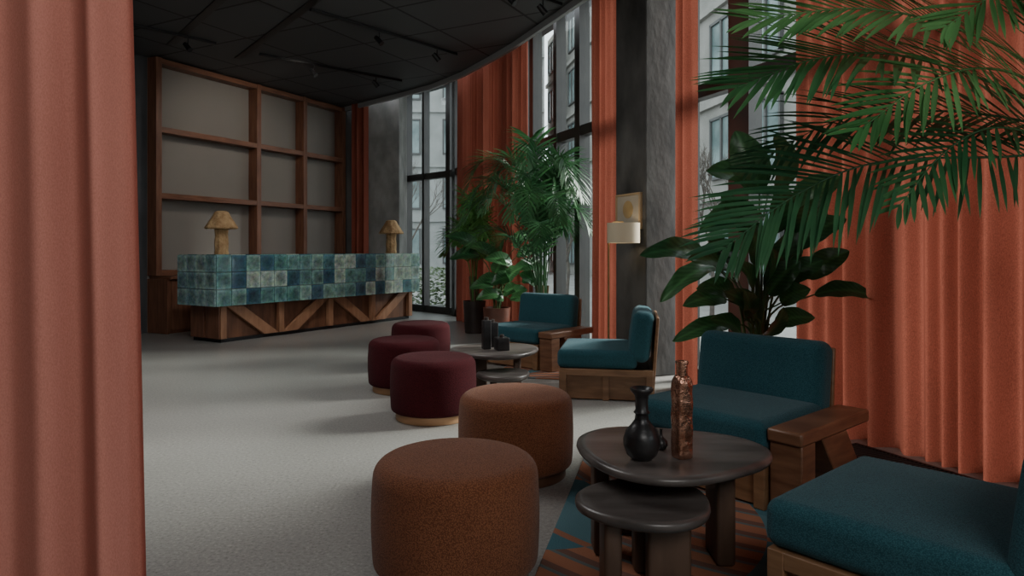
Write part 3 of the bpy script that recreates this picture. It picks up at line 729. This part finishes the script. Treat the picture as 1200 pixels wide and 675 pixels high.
# ------------------------------------------------------------------ outside
struct('ground', MB().box((5,40,-.35),(160,120,.2)), M['ground'])
def building(label,a,b_,floors,fh,bw,wm):
    a=Vector((*a,0)); b_=Vector((*b_,0)); d=b_-a; L=d.length; ang=math.atan2(d.y,d.x)
    t=thing('apartment_building',label,'building',(a.x,a.y,-.25),ang)
    build('wall', MB().box((L/2,3.0,floors*fh/2),(L,6,floors*fh)), wm, t)
    for f in range(1,floors): build('ledge', MB().box((L/2,-.08,f*fh),(L,.16,.22)), wm, t)
    n=int(L/bw); w0=None
    for f in range(floors):
        for i in range(n):
            if w0 is None:
                fm=MB(); W_=bw*.56; Hh=fh*.62
                for x in (-W_/2,0,W_/2): fm.box((x,-.05,0),(.09,.14,Hh))
                for z in (-Hh/2,Hh/2): fm.box((0,-.05,z),(W_+.09,.14,.09))
                w=build('window', fm, M['bframe'], t); g=build('pane', MB().box((0,-.03,0),(W_,.05,Hh)), M['bglass'], w); w0=w
            else:
                w=w0.copy(); C.objects.link(w); w.parent=t; g=w0.children[0].copy(); C.objects.link(g); g.parent=w
            w.location=(bw*(i+.5),0,fh*(f+.52))
    return t
building('pale rendered apartment block seen through the windows behind the palms',(2.4,46),(8.0,14.5),5,3.1,2.6,M['bwall'])
building('grey panelled apartment block seen through the farthest window',(-14,40),(1.9,40),5,3.2,3.1,M['bwall2'])
def tree(loc,h,seed,label):
    rnd=random.Random(seed); mb=MB()
    def br(p,d,l,r,k):
        q=p+d*l; mb.tube([p,(p+q)/2+Vector((rnd.uniform(-.04,.04)*l,0,0)),q],[r,r*.8,r*.6],5)
        if k==0: return
        for _ in range(3):
            nd=(d+Vector((rnd.uniform(-.7,.7),rnd.uniform(-.7,.7),rnd.uniform(-.1,.5)))).normalized(); br(p+d*l*rnd.uniform(.6,1),nd,l*.68,r*.55,k-1)
    br(Vector((0,0,0)),Vector((0,0,1)),h*.32,.06,5)
    o=build('bare_tree', mb, M['bark'], fixn=False); o.location=loc; tag(o,label,'tree','bare trees outside')
tree((-3.2,21,-.25),6,1,'thin bare tree outside the farthest window')
tree((1.6,20,-.25),5,2,'thin bare tree outside the window behind the tall palm')
tree((4.4,15,-.25),5,5,'thin bare tree outside the window right of the concrete column')
rnd=random.Random(9)
hb=MB()
for i in range(2600):
    x=rnd.uniform(-5,0); y=17+rnd.uniform(-.5,.5)-.2*x; z=rnd.uniform(-.2,.75)
    a=rnd.uniform(0,6.28); s_=.07; n1=Vector((math.cos(a),math.sin(a),rnd.uniform(-.5,.5)))*s_; n2=Vector((-math.sin(a),math.cos(a),.5))*s_*.5
    p=Vector((x,y,z)); hb.add([p-n1,p+n2,p+n1,p-n2],[(0,1,2,3)],(1,1,1))
ob=build('hedge', hb, M['hedge'], fixn=False); tag(ob,'low green hedge outside the farthest window','hedge',kind='stuff')

# ------------------------------------------------------------------ light
w=bpy.data.worlds.new('overcast'); bpy.context.scene.world=w; w.use_nodes=True
bg=w.node_tree.nodes['Background']; bg.inputs['Color'].default_value=(.88,.94,1,1); bg.inputs['Strength'].default_value=3.0
s_=bpy.data.lights.new('sun','SUN'); s_.energy=14; s_.angle=R(22); s_.color=(1,.97,.92)
so=bpy.data.objects.new('sun',s_); C.objects.link(so)
so.rotation_euler=Vector((-.78,-.34,-.52)).to_track_quat('-Z','Y').to_euler()
def area(loc,to,sx,sy,e,col=(1,1,1)):
    l=bpy.data.lights.new('added_fill_light','AREA'); l.shape='RECTANGLE'; l.size=sx; l.size_y=sy; l.energy=e; l.color=col
    o=bpy.data.objects.new('added_fill_light',l); C.objects.link(o); o.location=loc
    o.rotation_euler=(Vector(to)-Vector(loc)).to_track_quat('-Z','Y').to_euler()
area((1.0,-1.8,3.2),(-.4,4.0,.3),2.4,1.4,72,(1,.98,.95))  # unseen fill lamp added behind the camera to brighten the room
area((-2.4,4.6,3.85),(-2.6,4.9,0),2.4,2.4,88,(.99,.98,.97))  # fill lamp added under the ceiling, no fixture hangs there
def spot(loc,to,e,ang,col=(1,.9,.78)):
    l=bpy.data.lights.new('track_beam','SPOT'); l.energy=e; l.spot_size=R(ang); l.spot_blend=.9; l.color=col; l.shadow_soft_size=.15
    o=bpy.data.objects.new('track_beam',l); C.objects.link(o); o.location=loc; o.rotation_euler=(Vector(to)-Vector(loc)).to_track_quat('-Z','Y').to_euler()
spot((-2.7,9.6,3.75),(-4.6,11.3,2.3),80,95)
spot((-1.6,8.6,3.75),(-3.0,10.0,.8),170,62,(1,.95,.9))

cam=bpy.data.cameras.new('camera'); cam.lens=24; cam.sensor_width=36; cam.shift_y=-(337.5-HY)/1200; cam.clip_end=300
co=bpy.data.objects.new('camera',cam); C.objects.link(co); co.location=(0,0,H); co.rotation_euler=(R(90),0,0)
bpy.context.scene.camera=co
